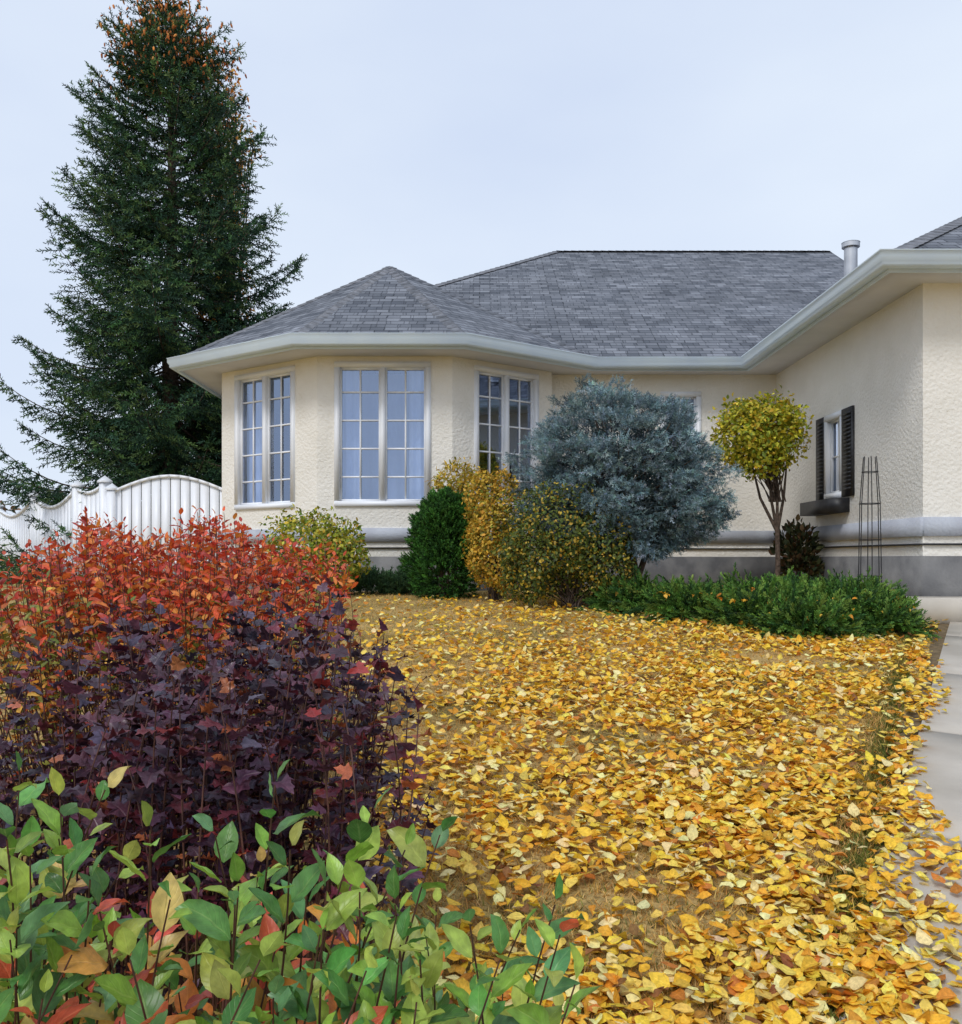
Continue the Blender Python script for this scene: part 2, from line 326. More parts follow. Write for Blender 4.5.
sweep(gut,eave1,gp)
sweep(gut,eave1,[(-.03,ZE-.03),(-.03,ZE-.18),(-.003,ZE-.18),(-.003,ZE-.03)])
sweep(sof,eave1,[(-.70,ZE-.13),(-.70,ZE-.15),(-.031,ZE-.15),(-.031,ZE-.13)])
sweep(caps,eave1,[(-.02,ZE+.02),(-.02,ZE+.006),(.035,ZE-.004),(.035,ZE+.010)])
vent=MB()
tube(vent,[(4.93,12,5.0),(4.93,12,5.72)],.085,k=16); tube(vent,[(4.93,12,5.17),(4.93,12,5.21)],[.16,.10],k=16)
tube(vent,[(4.93,12,5.74),(4.93,12,5.80)],.115,k=16); tube(vent,[(4.93,12,5.80),(4.93,12,5.84)],[.12,.01],k=16); tube(vent,[(4.93,12,5.739),(4.93,12,5.742)],[.01,.115],k=16); tube(vent,[(4.93,12,5.70),(4.93,12,5.74)],.07,k=8)
walls.build('walls',M_stucco,house); found.build('foundation',M_conc,house); band.build('band',M_band,house); trim.build('window_frames',M_white,house)
glass.build('window_glass',M_glass,house); inside.build('interior',M_inside,house); curt.build('curtains',M_curtain,house,True); dark.build('shutters_and_flower_box',M_black,house)
roof.build('roof',M_roof,house); caps.build('ridge_caps',M_cap,house); gut.build('gutters',M_gutter,house); sof.build('soffit',M_soffit,house); vent.build('vent_pipe',M_pipe,house)
# ------------------------------------------------------------------ fence
fence=empty('white_picket_fence'); fb=MB()
def fence_run(p0,p1,hfun,base=1.12):
    p0=np.array([*p0,0.]);p1=np.array([*p1,0.]); Ln=np.linalg.norm(p1-p0); s=(p1-p0)/Ln; n=np.cross(s,[0,0,1]); up=np.array([0,0,1.])
    k=int(Ln/.155); w=Ln/k
    for q in range(k):
        x=q*w; h0=hfun(x/Ln);h1=hfun((x+w)/Ln); g_=.008
        V=[p0+s*(x+g_)+up*(base+.05),p0+s*(x+w-g_)+up*(base+.05),p0+s*(x+w-g_)+up*(base+h1),p0+s*(x+g_)+up*(base+h0)]
        V2=[v-n*.022 for v in V]; fb.add(V+V2,[[0,1,2,3],[4,7,6,5],[0,4,5,1],[3,2,6,7],[1,5,6,2],[0,3,7,4]])
    m=12
    for q in range(m):
        a,b=q/m,(q+1)/m; 
        V=[p0+s*(Ln*a)+up*(base+hfun(a)),p0+s*(Ln*b)+up*(base+hfun(b))]
        V=[V[0],V[1],V[1]+up*.05,V[0]+up*.05]; V=[v+n*.03 for v in V]+[v-n*.05 for v in V]
        fb.add(V,[[0,1,2,3],[4,7,6,5],[3,2,6,7],[0,4,5,1],[0,3,7,4],[1,5,6,2]])
    box(fb,p0,s,n,up,(0,Ln,.0,.03,base+.35,base+.45)); 
    for e in (0,Ln):
        hh=hfun(0 if e==0 else 1)
        box(fb,p0,s,n,up,(e-.065,e+.065,-.075,.06,base-.1,base+hh+.06)); 
        c=p0+s*e-n*.007+up*(base+hh+.061)
        q=[c+s*-.09+n*-.09,c+s*.09+n*-.09,c+s*.09+n*.09,c+s*-.09+n*.09]; q2=[v+up*.03 for v in q]
        fb.add(q+q2,[[0,1,5,4],[1,2,6,5],[2,3,7,6],[3,0,4,7]]); fb.add(q2+[c+up*.12],[[0,1,4],[1,2,4],[2,3,4],[3,0,4]])
fence_run((-6.15,15),(-4.2,15),lambda t:1.55+.27*math.sin(math.pi*t))
def sc(h0,h1,dip): return lambda t:h0+(h1-h0)*t-dip*math.sin(math.pi*t)
pts=[(-6.30,15.05),(-7.05,15.7),(-8.6,17.3),(-10.3,19.2),(-12.5,21.6),(-15,24.5)]; hs=[1.68,1.66,1.6,1.5,1.4,1.35]
for k in range(5): fence_run(pts[k+1],pts[k],sc(hs[k+1],hs[k],.10 if k==0 else .24))
fb.build('fence_boards',M_white,fence)
# ------------------------------------------------------------------ plant templates
def leafT(nu=4,nv=6,w=.55,fold=.25,curl=.25,tip=1.3,twist=0):
    us=np.linspace(-1,1,nu+1); vs=np.linspace(0,1,nv+1); V=[];U=[];C=[]
    for v in vs:
        ww=w/2*(math.sin(math.pi*min(1,v**.85))**.75 if v<1 else 0)*(1-.25*v**3); ww=max(ww,.012)
        for u in us:
            x=u*ww; z=fold*abs(x)-curl*(v**2)+twist*u*v*.15+.02*math.sin(v*14+u*2); V.append((x,v,z)); U.append((u,v)); C.append(1-.12*abs(u)+.05*math.sin(v*5))
    i=np.arange(nv)[:,None]*(nu+1)+np.arange(nu)[None]; F=np.stack([i,i+1,i+nu+2,i+nu+1],-1).reshape(-1,4)
    return np.array(V),F,np.array(C),np.array(U)
def smallT(w=.6,fold=.25,curl=.2):
    V=np.array([(0,0,0),(-w/2,.4,fold*w/2),(0,.45,-.02),(w/2,.4,fold*w/2),(0,1,-curl),(-w*.36,.75,fold*w/3-curl*.5),(w*.36,.75,fold*w/3-curl*.5)])
    F=np.array([[0,2,1],[0,3,2],[1,2,5],[2,4,5],[2,3,6],[2,6,4]])
    return V,F,np.array([.9,1,1,1,1.05,1,1]),np.zeros((7,2))+[[.5,.5]]
def lobedT(curl=.15,cup=.15):
    pts=[(0,0),(.18,.06),(.42,.12),(.40,.28),(.52,.44),(.30,.48),(.24,.56),(.26,.74),(.12,.82),(0,1)]
    out=pts+[(-x,y) for x,y in pts[-2:0:-1]]
    V=[(0,.42,0)]+[(x,y,cup*abs(x)*2*(.5+.5*math.sin(i_*2.1))-curl*(y**2)) for i_,(x,y) in enumerate(out)]
    n=len(out); F=[[0,1+k,1+(k+1)%n] for k in range(n)]
    V=np.array(V); return V,np.array(F),np.concatenate([[.9],np.full(n,1.05)]),np.stack([V[:,0]*2.2,V[:,1]],-1)
def sprayT(n=14,bl=.3,bw=.05,fwd=.9,flat=False,seed=1):
    r=np.random.default_rng(seed); V=[];F=[];C=[]
    for k in range(n):
        t=k/n; a=k*2.4+r.random()*.5; l_=bl*(1-.45*t)*r.uniform(.8,1.15)
        if flat: a=(k%2)*math.pi+r.normal(0,.35)
        d=nrm([math.cos(a),fwd*r.uniform(.8,1.2),math.sin(a)]); s_=nrm(np.cross(d,r.normal(size=3)))
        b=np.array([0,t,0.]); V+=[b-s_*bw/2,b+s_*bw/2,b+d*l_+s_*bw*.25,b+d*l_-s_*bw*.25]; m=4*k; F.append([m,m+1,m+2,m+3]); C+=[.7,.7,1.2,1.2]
    m=len(V); V+=[(-bw/3,0,0),(bw/3,0,0),(bw/4,1+bl*.4,0),(-bw/4,1+bl*.4,0)]; F.append([m,m+1,m+2,m+3]); C+=[.6,.6,1.2,1.2]
    return np.array(V,float),np.array(F),np.array(C),np.zeros((len(V),2))+[[.5,.5]]
rd=lambda n:nrm(rng.normal(size=(n,3)))
# ------------------------------------------------------------------ big spruce
def spruce(name,x,y,H,seed):
    r=np.random.default_rng(seed); par=empty(name); wood=MB(); ned=MB(); base=1.1
    tube(wood,[(x+.02*math.sin(q),y,base+H*q/12) for q in range(13)],np.linspace(.24,.015,13),k=10)
    Ps=[];Ds=[];Ss=[];Cs=[]
    z=.8
    while z<H-.12:
        f=1-z/H; Rm=3.85*f**.55*min(1,.42+f*6); nb=6
        a0=r.random()*6.28
        for k in range(nb):
            a=a0+k*6.283/nb+r.normal(0,.30); Lb=Rm*r.uniform(.60,1.08)*(1+.10*math.sin(a*3+z*1.3))
            el=math.radians(-20+ (1-f)**1.4*46+r.normal(0,5)); zz=z+r.uniform(-.10,.10)
            out=np.array([math.cos(a),math.sin(a),0]); N_=max(3,int(Lb/.14)); t=np.linspace(0,1,N_+1)
            zoff=Lb*(math.tan(el)*t-.16*f*np.sin(t*math.pi)+.16*t**3)
            P=np.array([x,y,base+zz])+out[None]*(Lb*t)[:,None]*.95+np.array([0,0,1.])[None]*zoff[:,None]
            if Lb>.5: Q=P[::2] if len(P)>5 else P; tube(wood,Q,np.linspace(.03*f+.01,.005,len(Q)),k=4)
            side=np.array([-out[1],out[0],0]); T=nrm(np.gradient(P,axis=0))
            for q in range(1,N_+1):
                tq=t[q]
                if tq<.15: continue
                tl=min(.8,(1-tq)*Lb*.45+.24*min(1,Rm))*r.uniform(.65,1.15)
                for sg in(-1,1):
                    d=nrm(T[q]*.75+side*sg*.85+[0,0,-.30*f-.04]); m=max(1,int(tl/.15+.5))
                    for w in range(m):
                        p=P[q]+d*(w*.15)+[0,0,-.22*(w*.15)]
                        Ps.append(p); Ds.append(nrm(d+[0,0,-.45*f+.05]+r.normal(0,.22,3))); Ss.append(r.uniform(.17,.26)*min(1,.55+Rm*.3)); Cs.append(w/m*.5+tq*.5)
            for _ in range(3): Ps.append(P[-1]-T[-1]*.1*_); Ds.append(nrm(T[-1]+r.normal(0,.25,3))); Ss.append(.22); Cs.append(1)
        z+=.20 if f>.2 else .13
    for q in range(14): Ps.append(np.array([x,y,base+H-.1*q])); Ds.append(nrm([r.normal(0,.5),r.normal(0,.5),1])); Ss.append(.25); Cs.append(1)
    Ps=np.array(Ps);Ds=np.array(Ds);Ss=np.array(Ss); n=len(Ps)
    pal=L((44,72,50),(62,92,56),(34,56,44),(90,114,68),(50,76,60))
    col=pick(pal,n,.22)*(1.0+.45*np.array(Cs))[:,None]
    for s_ in range(3):
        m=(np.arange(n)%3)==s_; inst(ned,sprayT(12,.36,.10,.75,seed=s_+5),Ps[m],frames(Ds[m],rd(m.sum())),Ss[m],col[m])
    wood.build('trunk_and_limbs',M_bark,par); ned.build('needles',M_needle,par)
    top=np.where(Ps[:,2]>base+H*.80)[0]; pr=((Ps[top,2]-base)/H-.80)**1.5; pr/=pr.sum(); top=r.choice(top,min(1200,len(top)),replace=False,p=pr)
    cn=MB(); k=6; aa=np.arange(k)*6.283/k; V=[(0,0,0)]+[(.18*math.cos(q),.3,.18*math.sin(q)) for q in aa]+[(.15*math.cos(q),.75,.15*math.sin(q)) for q in aa]+[(0,1,0)]
    F=[]; 
    for q in range(k):
        q2=(q+1)%k; F+=[[0,1+q,1+q2],[1+q,7+q,7+q2],[1+q,7+q2,1+q2],[7+q,13,7+q2]]
    Tm=(np.array(V),np.array(F),np.ones(14),np.zeros((14,2)))
    D=np.tile([0,0,-1.],(len(top),1))+r.normal(0,.3,(len(top),3))
    inst(cn,Tm,Ps[top]+Ds[top]*.2,frames(D,rd(len(top))),r.uniform(.08,.13,len(top)),pick(L((210,125,65),(175,100,52),(220,150,80)),len(top)))
    cn.build('cones',M_needle,par)
spruce('spruce_tree',-6.30,18.3,11.75,3)
def leafcloud(mb,blobs,n,T,size,pal,w=None,shell=.55,lump=.25,ls=2.,upb=.3,var=.2):
    vol=np.array([b[3]*b[4]*b[5] for b in blobs])**(2/3); vol/=vol.sum()
    for b,q in zip(blobs,vol):
        m=int(n*q); d=rd(m); r=(shell+(1-shell)*rng.random(m)**.6)
        nn=np.array([noise.noise(Vector((*(dd*ls+np.array(b[:3])*3),))) for dd in d]); r*=(1+lump*nn*2)
        p=np.array(b[:3])+d*r[:,None]*np.array(b[3:6]); D=nrm(d*.5+rd(m)*.9+[0,0,-.15]); N_=nrm(d+rd(m)*.6+[0,0,upb])
        inst(mb,T,p,frames(D,N_),rng.uniform(.7,1.25,m)*size,pick(pal,m,var,w))
def branches(mb,base,blobs,n,r0=.02,col=(1,1,1)):
    for k in range(n):
        b=blobs[k%len(blobs)]; e=np.array(b[:3])+rd(1)[0]*np.array(b[3:6])*.85; s0=np.array(base)+[*rng.normal(0,.05,2),0]
        mid=(s0+e)/2+[0,0,.1]; mid[:2]=mid[:2]*.6+s0[:2]*.4; t=np.linspace(0,1,6)[:,None]
        P=(1-t)**2*s0+2*t*(1-t)*mid+t*t*e; tube(mb,P,np.linspace(r0,r0*.2,6),k=5)
def bush(name,base,blobs,n,T,size,pal,mat=None,nb=20,r0=.015,stem=None,**kw):
    par=empty(name); w=MB(); l=MB(); branches(w,base,blobs,nb,r0); leafcloud(l,blobs,n,T,size,pal,**kw)
    w.build('stems',stem or M_bark,par); l.build('foliage',mat or M_leaf,par); return par
sT=smallT()
par=bush('poplar_tree',(-5.75,19.9,1.1),[(-5.75,19.9,3.0+k*.95,.9-.05*k,.7,.8) for k in range(9)]+[(-5.55,19.1,11.3,.45,.35,.95),(-5.25,19.1,10.3,.5,.4,.7)],5800,sT,.10,L((235,160,55),(215,130,50),(180,140,60),(238,180,75)),nb=60,r0=.05)
w=MB(); tube(w,[(-5.75,19.9,1.0),(-5.72,19.9,6),(-5.72,19.6,12.2)],[.13,.08,.015],k=8); w.build('trunk',M_bark,par)
# ------------------------------------------------------------------ globe blue spruce
par=empty('globe_blue_spruce'); w=MB(); nd=MB(); c=np.array([1.62,10.5,2.31])
tube(w,[(1.78,10.5,1.0),(1.76,10.5,1.5),(1.70,10.5,2.0),(1.66,10.5,2.6)],[.085,.07,.06,.03],k=10)
tube(w,[(1.74,10.5,1.1),(1.9,10.45,1.6),(2.1,10.4,2.0)],[.04,.035,.02],k=6); tube(w,[(1.76,10.5,1.2),(1.55,10.5,1.6),(1.3,10.45,2.0)],[.04,.03,.02],k=6)
def sup(d,p=2.4):
    h=np.hypot(d[...,0],d[...,1]); s_=(np.abs(h)**p+np.abs(d[...,2])**p)**(1/p); return d/s_[...,None]
Ps=[];Ds=[];sh=[];sz=[]
nc=400
for k in range(nc):
    ph=math.acos(1-1.93*(k+.5)/nc); th=k*2.39996+rng.normal(0,.15)
    d=np.array([math.sin(ph)*math.cos(th),math.sin(ph)*math.sin(th),math.cos(ph)])
    rz=1.24 if d[2]>0 else .74
    lump=1+.20*noise.noise(Vector(d*2.6))+rng.normal(0,.05)
    cc=c+sup(d)*np.array([1.17,1.08,rz])*lump*.89
    if k%4==0: tube(w,[c+[0,0,-.1],(c+cc)/2+[0,0,-.05],c+(cc-c)*.85],[.025,.015,.006],k=4)
    m=42; dd=nrm(rd(m)*1.0+d*.9+[0,0,.1]); off=rd(m)*np.array([.11,.11,.055])
    st=cc+off; Ps.append(st); Ds.append(dd); cl=rng.normal(1,.2); sh.append(np.full(m,cl)*(.92+.5*np.clip((off@d)/.1,-1,1)*.5)); sz.append(rng.uniform(.06,.10,m))  # sprays darken towards each clump's inner side, crevice shade put into the colour
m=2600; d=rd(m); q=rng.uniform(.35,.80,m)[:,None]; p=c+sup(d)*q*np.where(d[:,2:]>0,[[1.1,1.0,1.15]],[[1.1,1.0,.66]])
Ps.append(p);Ds.append(nrm(d+rd(m)*.6));sh.append(np.full(m,.5));sz.append(rng.uniform(.14,.2,m))  # inner filler sprays at reduced colour, shade inside the crown painted in
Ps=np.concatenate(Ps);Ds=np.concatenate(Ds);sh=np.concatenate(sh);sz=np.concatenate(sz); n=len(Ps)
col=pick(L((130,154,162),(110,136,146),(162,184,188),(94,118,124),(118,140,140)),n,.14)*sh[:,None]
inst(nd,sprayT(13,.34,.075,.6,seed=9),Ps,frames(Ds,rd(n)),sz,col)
w.build('trunk_and_limbs',M_bark,par); nd.build('needles',M_needle,par)
# ------------------------------------------------------------------ shrubs by the house
YG=L((180,175,55),(155,160,50),(200,165,50),(110,132,42),(205,195,85))
bush('yellow_green_shrub',(-2.14,11.6,1.1),[(-2.2,11.6,1.76,.60,.5,.46),(-1.80,11.5,1.60,.38,.4,.42)],4600,sT,.058,YG,nb=30,w=[.25,.27,.10,.30,.08])
bush('golden_shrub',(.19,10.8,1.1),[(.13,10.7,2.18,.31,.34,.50),(.16,10.7,1.7,.35,.36,.5)],7500,sT,.044,L((215,172,58),(222,182,75),(180,145,45),(140,140,50)),nb=24,r0=.008,shell=.75)
bush('yellow_weeping_shrub',(-.3,12.0,1.1),[(-.30,12.0,2.60,.33,.3,.28),(-.2,12.0,2.1,.3,.3,.5)],2400,smallT(.3),.08,L((205,170,60),(185,155,55),(160,155,55)),nb=20)
bush('potentilla_shrub',(1.0,9.9,1.05),[(.84,9.9,1.80,.62,.5,.60),(1.28,9.9,1.60,.46,.4,.48),(.55,9.9,1.55,.35,.35,.45)],13000,sT,.042,L((84,100,42),(104,116,46),(190,162,55),(62,78,36),(212,180,72)),nb=60,r0=.008,w=[.32,.26,.16,.18,.08],shell=.65)
def sprayshrub(name,blobs,n,T,size,pal,base,up=.6,shell=.5,nb=14,lump=.3,r0=.012):
    par=empty(name); w=MB(); l=MB(); branches(w,base,blobs,nb,r0)
    for b in blobs:
        m=n//len(blobs); d=rd(m); d[:,2]=np.abs(d[:,2])*np.where(rng.random(m)<.8,1,-1); r=shell+(1-shell)*rng.random(m)**.7
        nn=np.array([noise.noise(Vector((*(dd*3+np.array(b[:3])),))) for dd in d])
        p=np.array(b[:3])+d*(r*(1+lump*nn))[:,None]*np.array(b[3:6]); D=nrm(d+[0,0,up]+rd(m)*.5)
        inst(l,T,p,frames(D,rd(m)),rng.uniform(.7,1.3,m)*size,pick(pal,m,.22))
    w.build('stems',M_bark,par); l.build('foliage',M_needle,par)
sprayshrub('cedar_shrub',[(-.46,11.3,1.5,.46,.4,.5),(-.46,11.3,1.88,.40,.36,.42),(-.42,11.3,2.08,.30,.28,.32)],10500,sprayT(14,.4,.14,1.0,flat=True,seed=3),.08,L((62,106,44),(76,124,50),(48,86,40)),(-.45,11.3,1.0),up=.5,shell=.55,lump=.4)
sprayshrub('low_juniper',[(-1.5,12.2,1.15,.6,.35,.22),(-.95,12.1,1.15,.4,.35,.2)],2000,sprayT(14,.35,.1,1.,seed=4),.12,L((64,92,62),(76,104,68)),(-1.3,12.2,1.0))
JT=sprayT(20,.28,.07,1.2,flat=True,seed=6)
jb=[(3.35,8.6,.98,.62,.5,.25),(2.75,8.7,.98,.6,.5,.24),(2.2,9.2,1.02,.6,.5,.23),(1.7,9.7,1.05,.5,.35,.20),(3.1,9.4,1.05,.8,.5,.26),(3.75,9.0,1.03,.36,.5,.25),(2.95,8.15,.93,.42,.35,.18),(3.65,8.3,.95,.3,.35,.21)]
sprayshrub('spreading_juniper',jb,9500,JT,.15,L((70,108,46),(90,128,52),(50,82,42),(116,146,64)),(2.8,9,.9),up=-.1,shell=.35,nb=40,lump=.9)
sprayshrub('dark_climber',[(4.3,12.2,1.65,.26,.25,.42),(4.35,12.2,1.4,.24,.24,.3)],900,smallT(.6),.09,L((46,54,34),(62,64,38),(78,60,38)),(4.3,12.2,1.1))
# small yellow tree
tb=[(3.48,12,3.20,.42,.45,.42),(3.92,12,3.24,.42,.45,.44),(3.68,11.9,2.98,.40,.4,.32),(3.54,12,3.48,.36,.3,.26),(3.92,12,3.52,.34,.3,.25),(3.72,11.8,3.3,.45,.3,.4)]
par=empty('yellow_ornamental_tree'); w=MB(); l_=MB()
branches(w,(3.95,12,2.35),tb,40,.009); leafcloud(l_,tb,7500,sT,.060,L((200,188,50),(172,172,45),(214,198,70),(122,138,40),(210,168,45)),w=[.3,.25,.15,.24,.06],lump=.28)
tube(w,[(3.93,12,1.0),(3.96,12,1.5),(3.95,12,2.05)],[.045,.035,.03],k=7)
for e in((3.60,12,2.9),(3.82,12,3.0),(4.08,12,2.9),(3.95,12.1,3.1)): tube(w,[(3.95,12,1.95),((3.95+e[0])/2+ (e[0]-3.95)*.15,12,2.4),e],[.024,.018,.010],k=6)
w.build('trunk_and_limbs',M_bark,par); l_.build('foliage',M_leaf,par)
tr=MB(); cx,cy=4.30,9.95
for a in range(6):
    q=a*math.pi/3+.3; tube(tr,[(cx+.13*math.cos(q),cy+.13*math.sin(q),1.0),(cx+.11*math.cos(q),cy+.11*math.sin(q),2.2),(cx+.07*math.cos(q),cy+.07*math.sin(q),2.72)],.006,k=4)
for z,r in((1.4,.125),(1.8,.117),(2.2,.11),(2.55,.085)):
    tube(tr,[(cx+r*math.cos(q),cy+r*math.sin(q),z) for q in np.linspace(0,6.283,17)],.005,k=4)
tr.build('wire_trellis',M_black)
# ------------------------------------------------------------------ hedge shrubs
def stemshrub(name,tips,basef,T,lsize,gap,palf,mat,stemr=.004,leafed=.6,spread=.75,stemmat=None,droop=.1,arch=.08):
    par=empty(name); w=MB(); l=MB(); Ps=[];Ds=[];Ns=[];Sz=[];Tt=[]
    for tip in tips:
        tip=np.array(tip,float); b=basef(tip); mid=(b+tip)/2+[*rng.normal(0,arch,2),.05]; t=np.linspace(0,1,9)[:,None]
        P=(1-t)**2*b+2*t*(1-t)*mid+t*t*tip; tube(w,P,np.linspace(stemr,stemr*.35,9),k=5)
        Ln=np.linalg.norm(tip-b); n=int(Ln*leafed/gap); a0=rng.random()*6.28
        for k in range(n+1):
            tt=1-leafed*k/max(n,1)*1.0; p=(1-tt)**2*b+2*tt*(1-tt)*mid+tt*tt*tip; T_=nrm(2*(1-tt)*(mid-b)+2*tt*(tip-mid))
            a=a0+k*2.2+rng.normal(0,.4); x=nrm(np.cross(T_,[.3,.5,.2])); y=np.cross(T_,x); o=x*math.cos(a)+y*math.sin(a)
            sp=spread*(.35 if k==0 else 1)*rng.uniform(.8,1.25); d=nrm(T_*(1-.35*sp)+o*sp+[0,0,-droop*rng.random()])
            Ps.append(p+d*.006); Ds.append(d); Ns.append(nrm(T_*.8-o*.3+rng.normal(0,.3,3)+[0,0,.3])); Sz.append(lsize*rng.uniform(.6,1.2)*(.7 if k<2 else 1)); Tt.append(k/max(n,1))
    Ps=np.array(Ps);Ds=np.array(Ds);Ns=np.array(Ns);Sz=np.array(Sz);Tt=np.array(Tt); n=len(Ps)
    col=palf(Ps,Tt); Ts=T if isinstance(T,list) else [T]; r=rng.integers(0,len(Ts),n)
    for k,tm in enumerate(Ts):
        m=r==k; inst(l,tm,Ps[m],frames(Ds[m],Ns[m]),Sz[m],col[m])
    w.build('stems',stemmat or M_stem,par); l.build('foliage',mat,par,True); return par
LT=[leafT(4,6,.60,.25,.12),leafT(4,6,.54,.5,.25),leafT(4,6,.66,.1,.3,twist=1),leafT(4,6,.58,.35,-.05)]
LT2=[leafT(2,4,.6,.3,.2),leafT(2,4,.5,.1,.35,twist=1)]
def redtips(n):
    out=[]
    while len(out)<n:
        x=rng.uniform(-2.5,-.62); y=rng.uniform(3.5,5.6)
        if x>-.62-(abs(y-4.6))*.15: continue
        e=(x+1.55)/.98; top=1.745-.40*max(0,e)**2.2-.06*max(0,-e)+.05*math.sin(x*9+y*3)+rng.normal(0,.035)
        if x/y<-.45: top-=.09
        fr=max(0,(4.1-y)/.5); top-=.22*fr; lo=rng.random()
        z=top-(0 if lo<.55 else rng.uniform(.05,.8)); out.append((x,y,z))
    return out
def redpal(P,t):
    n=len(P); hot=L((228,92,50),(240,118,58),(208,66,44),(238,145,66),(180,58,48),(215,100,66)); low=L((230,155,60),(150,155,65),(215,115,62),(235,185,85),(120,135,62))
    h=np.clip((1.60-P[:,2])/.55,0,1)*.8+rng.normal(0,.2,n)+np.clip((-P[:,0]-1.7)*.25,0,.3); c1=pick(hot,n,.18);c2=pick(low,n,.2); m=(h>.50)[:,None]
    return np.where(m,c2,c1)
stemshrub('red_autumn_shrub',redtips(720),lambda t:np.array([t[0]*.75-.35+rng.normal(0,.08),t[1]*.8+.9,gz(t[1])*1.0]),LT2,.052,.030,redpal,M_big,.004,.5,.8)
LB=[lobedT(),lobedT(.3,.3),lobedT(.05,.45)]
def purptips(n):
    out=[]
    while len(out)<n:
        x=rng.uniform(-1.75,-.16); y=rng.uniform(2.1,3.3); a=x*2.6/y
        top=np.interp(a,[-1.6,-1.3,-1.1,-.8,-.45,-.30,-.2],[1.08,1.20,1.31,1.36,1.38,1.35,1.22])+.05*math.sin(x*11+y*5)+rng.normal(0,.065)-.12*max(0,2.6-y)/.5
        if a<-1.1 and rng.random()<.5: continue
        if a>-.42 and rng.random()<.55: continue
        lo=rng.random(); z=top-(0 if lo<.5 else rng.uniform(.05,.7)); out.append((x*(y/2.6)**.5,y,z))
    return out
def purppal(P,t):
    n=len(P); c=pick(L((78,50,66),(60,38,52),(98,60,78),(108,50,60),(76,66,84)),n,.22); c2=pick(L((140,50,48),(170,95,60)),n,.2); return np.where((rng.random(n)<.07)[:,None],c2,c)
stemshrub('purple_ninebark',purptips(300),lambda t:np.array([t[0]*.8-.18+rng.normal(0,.07),t[1]*.85+.35,gz(t[1])]),LB,.060,.034,purppal,M_dark,.0045,.6,.9,droop=.6,arch=.12)
def fgtips():
    out=[]
    def W(px,py,d): return ((px-481)/900*d,d,1.6+(558-py)/900*d)
    hand=[(20,775,1.15),(60,800,1.05),(105,790,1.1),(150,830,1.0),(215,835,1.05),(275,785,1.1),(290,850,.95),(345,870,1.0),(372,812,1.12),(405,850,1.0),(440,835,1.08),(395,905,.95),(470,925,.95),(500,960,.9),(555,905,1.0),(560,935,.95),(575,985,.9),(520,930,1.05),(30,860,.95),(90,880,.92),(170,900,.9),(235,905,.92),(320,935,.9),(10,940,.9),(130,960,.85),(420,960,.88),(260,960,.86)]
    for h in hand: out.append(W(*h))
    xs_=[-60,0,100,200,280,330,370,440,500,560,600]; yt=[790,800,830,850,830,870,850,880,940,970,1030]
    for k in range(120):
        px=rng.uniform(-60,560); top=np.interp(px,xs_,yt); out.append(W(px,top+rng.uniform(20,220),rng.uniform(.85,1.5)))
    return out
def fgpal(P,t):
    n=len(P); g_=pick(L((135,175,66),(98,152,74),(165,195,82),(115,165,105),(84,132,62),(180,195,92)),n,.16)
    o=pick(L((235,140,62),(225,105,68),(238,175,84),(230,195,115),(200,85,62),(215,95,75)),n,.15)
    pr=np.clip((1.22-P[:,2])*2.4,0,.66)*np.clip((-.08-P[:,0])*6,0,1)+.025
    return np.where((rng.random(n)<pr)[:,None],o,g_)
stemshrub('cotoneaster_hedge',fgtips(),lambda t:np.array([t[0]-.10+rng.normal(0,.05),t[1]+.12,t[2]-.62]),LT,.050,.026,fgpal,M_big,.0026,.6,.72,droop=.0,arch=.04)
# ------------------------------------------------------------------ grass blades & fallen leaves
n=160000; y=2.2+ (12.3-2.2)*rng.random(n)**1.5; x=rng.uniform(-.62,.6,n)*y; x=np.where(rng.random(n)<.5,x,rng.uniform(-.3,.55,n)*y)
x[:22000]=ge(y[:22000])-np.abs(rng.normal(0,.10,22000))
m=x<ge(y)+.03; x=x[m];y=y[m]; n=len(x)
gT=(np.array([(-.08,0,0),(.08,0,0),(.0,1,.25)]),np.array([[0,1,2]]),np.array([.8,.8,1.15]),np.zeros((3,2)))
pos=np.stack([x,y,gz(y)-.002],-1); D=nrm(np.stack([rng.normal(0,.7,n),rng.normal(0,.7,n),np.ones(n)*.8],-1))
edge=np.clip(1-(ge(y)-x)/.28,0,1); gn=np.array([noise.noise(Vector((a*.9,b*.9,0))) for a,b in zip(x,y)])
pg=np.clip(.06+.4*gn+.85*edge,0,1); col=np.where((rng.random(n)<pg)[:,None],pick(L((112,118,52),(88,98,46),(130,132,62)),n,.2),pick(L((225,185,108),(208,166,90),(232,198,128),(195,150,82)),n,.2))
gb=MB(); inst(gb,gT,pos,frames(D,rd(n)),rng.uniform(.022,.042,n)*(1+.5*edge),col); gb.build('grass',M_grassb)
FT=[leafT(2,4,.7,.2,.1),leafT(2,4,.75,-.25,-.2),leafT(2,4,.62,.6,.3,twist=1.2),leafT(2,4,.7,-.5,.25,twist=-1),leafT(2,4,.8,.1,-.3)]
fl=MB(); N=72000; y=2.3+9.4*rng.random(N)**1.0; x=rng.uniform(-.14,.60,N)*y
dn=np.array([noise.noise(Vector((a*1.1,b*1.1,3)))+.5*noise.noise(Vector((a*4,b*4,9))) for a,b in zip(x,y)])
s_=(ge(y)-x)
dens=np.clip(.64+.85*dn,0.06,1)*np.clip(1.3-s_/np.maximum(ge(y)+.15*y,.5)*1.08,.07,1)*np.clip((11.7-y)/4.6,0,1)
spill=.26+.09*np.sin(y*2.3)+.16*np.clip((4.2-y)/1.8,0,1)
dens*=np.where(s_<0,np.clip(1+ s_/spill,0,1)**.8*1.1,1); dens=np.where((s_<.16)&(s_>.02)&(y>3.3),dens*.22,dens)
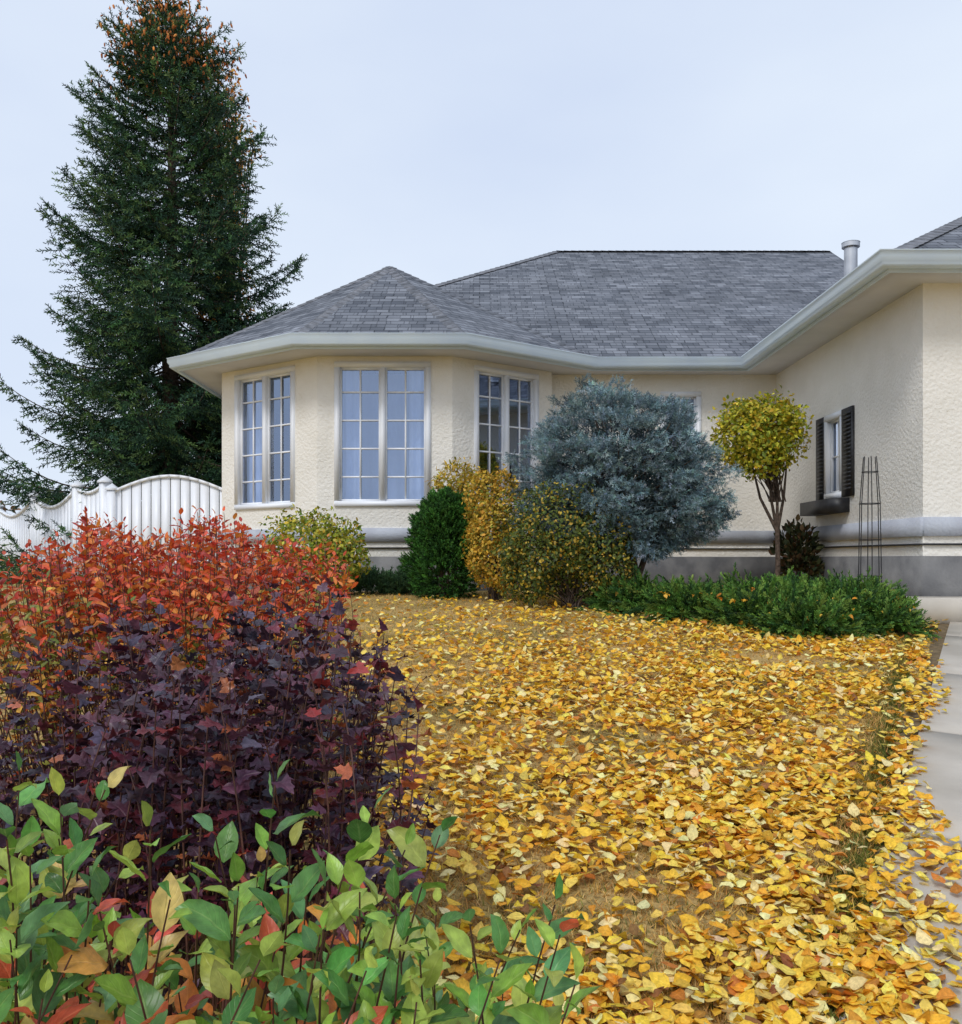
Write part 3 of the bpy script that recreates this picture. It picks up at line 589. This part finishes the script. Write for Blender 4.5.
m=rng.random(N)<dens*.95; x=x[m];y=y[m];n=len(x)
tilt=rng.normal(0,.32,(n,2)); D=nrm(np.stack([rng.normal(size=n),rng.normal(size=n),rng.normal(0,.2,n)],-1)); Nn=nrm(np.stack([tilt[:,0],tilt[:,1],np.ones(n)],-1))
pos=np.stack([x,y,gz(y)+rng.uniform(.020,.052,n)],-1)
col=pick(L((252,204,66),(253,216,98),(246,186,52),(251,232,160),(208,132,50),(232,164,48),(150,100,55)),n,.10,[.28,.23,.14,.18,.05,.09,.03])
r=rng.integers(0,5,n); sz=rng.uniform(.036,.070,n)
for k in range(5):
    q=r==k; inst(fl,FT[k],pos[q],frames(D[q],Nn[q]),sz[q],col[q])
m_=14; t=rng.uniform(-2,4.5,m_); w_=rng.random(m_)**1.5*1.3; px=np.array([path_pt(a,b) for a,b in zip(t,w_)])
pos=np.stack([px[:,0],px[:,1],gz(px[:,1])+.032],-1); D=nrm(np.stack([rng.normal(size=m_),rng.normal(size=m_),np.zeros(m_)],-1))
inst(fl,FT[0],pos,frames(D,np.tile([0,0.,1],(m_,1))+rng.normal(0,.15,(m_,3))),rng.uniform(.045,.065,m_),pick(L((236,178,50),(240,195,80),(185,110,40)),m_))
m_=150; b=[jb[k] for k in rng.integers(0,len(jb),m_)]; pos=np.array([(q[0]+rng.uniform(-.8,.8)*q[3],q[1]+rng.uniform(-.9,.3)*q[4],q[2]+q[5]*.95) for q in b])
inst(fl,FT[2],pos,frames(rd(m_)*[1,1,.3],np.tile([0,0.,1],(m_,1))+rng.normal(0,.3,(m_,3))),rng.uniform(.05,.07,m_),pick(L((236,178,50),(240,195,80),(225,150,40)),m_))
fl.build('fallen_leaves',M_fallen,smooth=True)
dt=MB(); bl=[]
for k in range(26):
    xq=-95+k*6+rng.uniform(-2,2); bl.append((xq,75+rng.uniform(-6,6),2.6,4.5,3,rng.uniform(2.2,4.2)))
leafcloud(dt,bl,12000,sT,.8,L((110,85,65),(95,80,60),(85,80,55),(130,95,65)),shell=.3); dt.build('distant_trees',M_leaf)
# ------------------------------------------------------------------ light, world, camera
W=bpy.data.worlds.new('World'); S.world=W; W.use_nodes=True; nt=W.node_tree; N=nt.nodes; l=nt.links; bg=N['Background']
el=math.radians(48); az=math.radians(215)
sky=N.new('ShaderNodeTexSky'); sky.sky_type='NISHITA'; sky.sun_disc=False; sky.sun_elevation=el; sky.sun_rotation=az; sky.dust_density=3; sky.air_density=1
tc=N.new('ShaderNodeTexCoord'); no=N.new('ShaderNodeTexNoise'); no.inputs['Scale'].default_value=1.4; no.inputs['Detail'].default_value=5; no.inputs['Roughness'].default_value=.45
mp=N.new('ShaderNodeMapping'); mp.inputs['Scale'].default_value=(1,1,2.4); l.new(tc.outputs['Generated'],mp.inputs[0]); l.new(mp.outputs[0],no.inputs['Vector'])
cr=N.new('ShaderNodeValToRGB'); e=cr.color_ramp.elements; e[0].position=.35; e[0].color=(5.9,6.8,8.6,1); e[1].position=.68; e[1].color=(7.5,8.3,9.4,1); l.new(no.outputs[0],cr.inputs[0])
mx=N.new('ShaderNodeMixRGB'); mx.inputs[0].default_value=.88; l.new(sky.outputs[0],mx.inputs[1]); l.new(cr.outputs[0],mx.inputs[2]); l.new(mx.outputs[0],bg.inputs[0]); bg.inputs[1].default_value=.115
sd=bpy.data.lights.new('sun','SUN'); sd.energy=1.5; sd.angle=math.radians(16); sd.color=(1,.98,.95); so=bpy.data.objects.new('sun',sd); S.collection.objects.link(so)
dirv=Vector((-.45*math.cos(el),-.89*math.cos(el),math.sin(el))); so.rotation_euler=dirv.to_track_quat('Z','Y').to_euler(); so.location=(-5,-10,20)
cd=bpy.data.cameras.new('camera'); co=bpy.data.objects.new('camera',cd); S.collection.objects.link(co); S.camera=co
co.location=(0,0,1.6); co.rotation_euler=(math.pi/2,0,0); cd.sensor_fit='HORIZONTAL'; cd.sensor_width=36; cd.lens=36*900/962; cd.shift_y=46/962; cd.clip_end=3000; cd.clip_start=.05
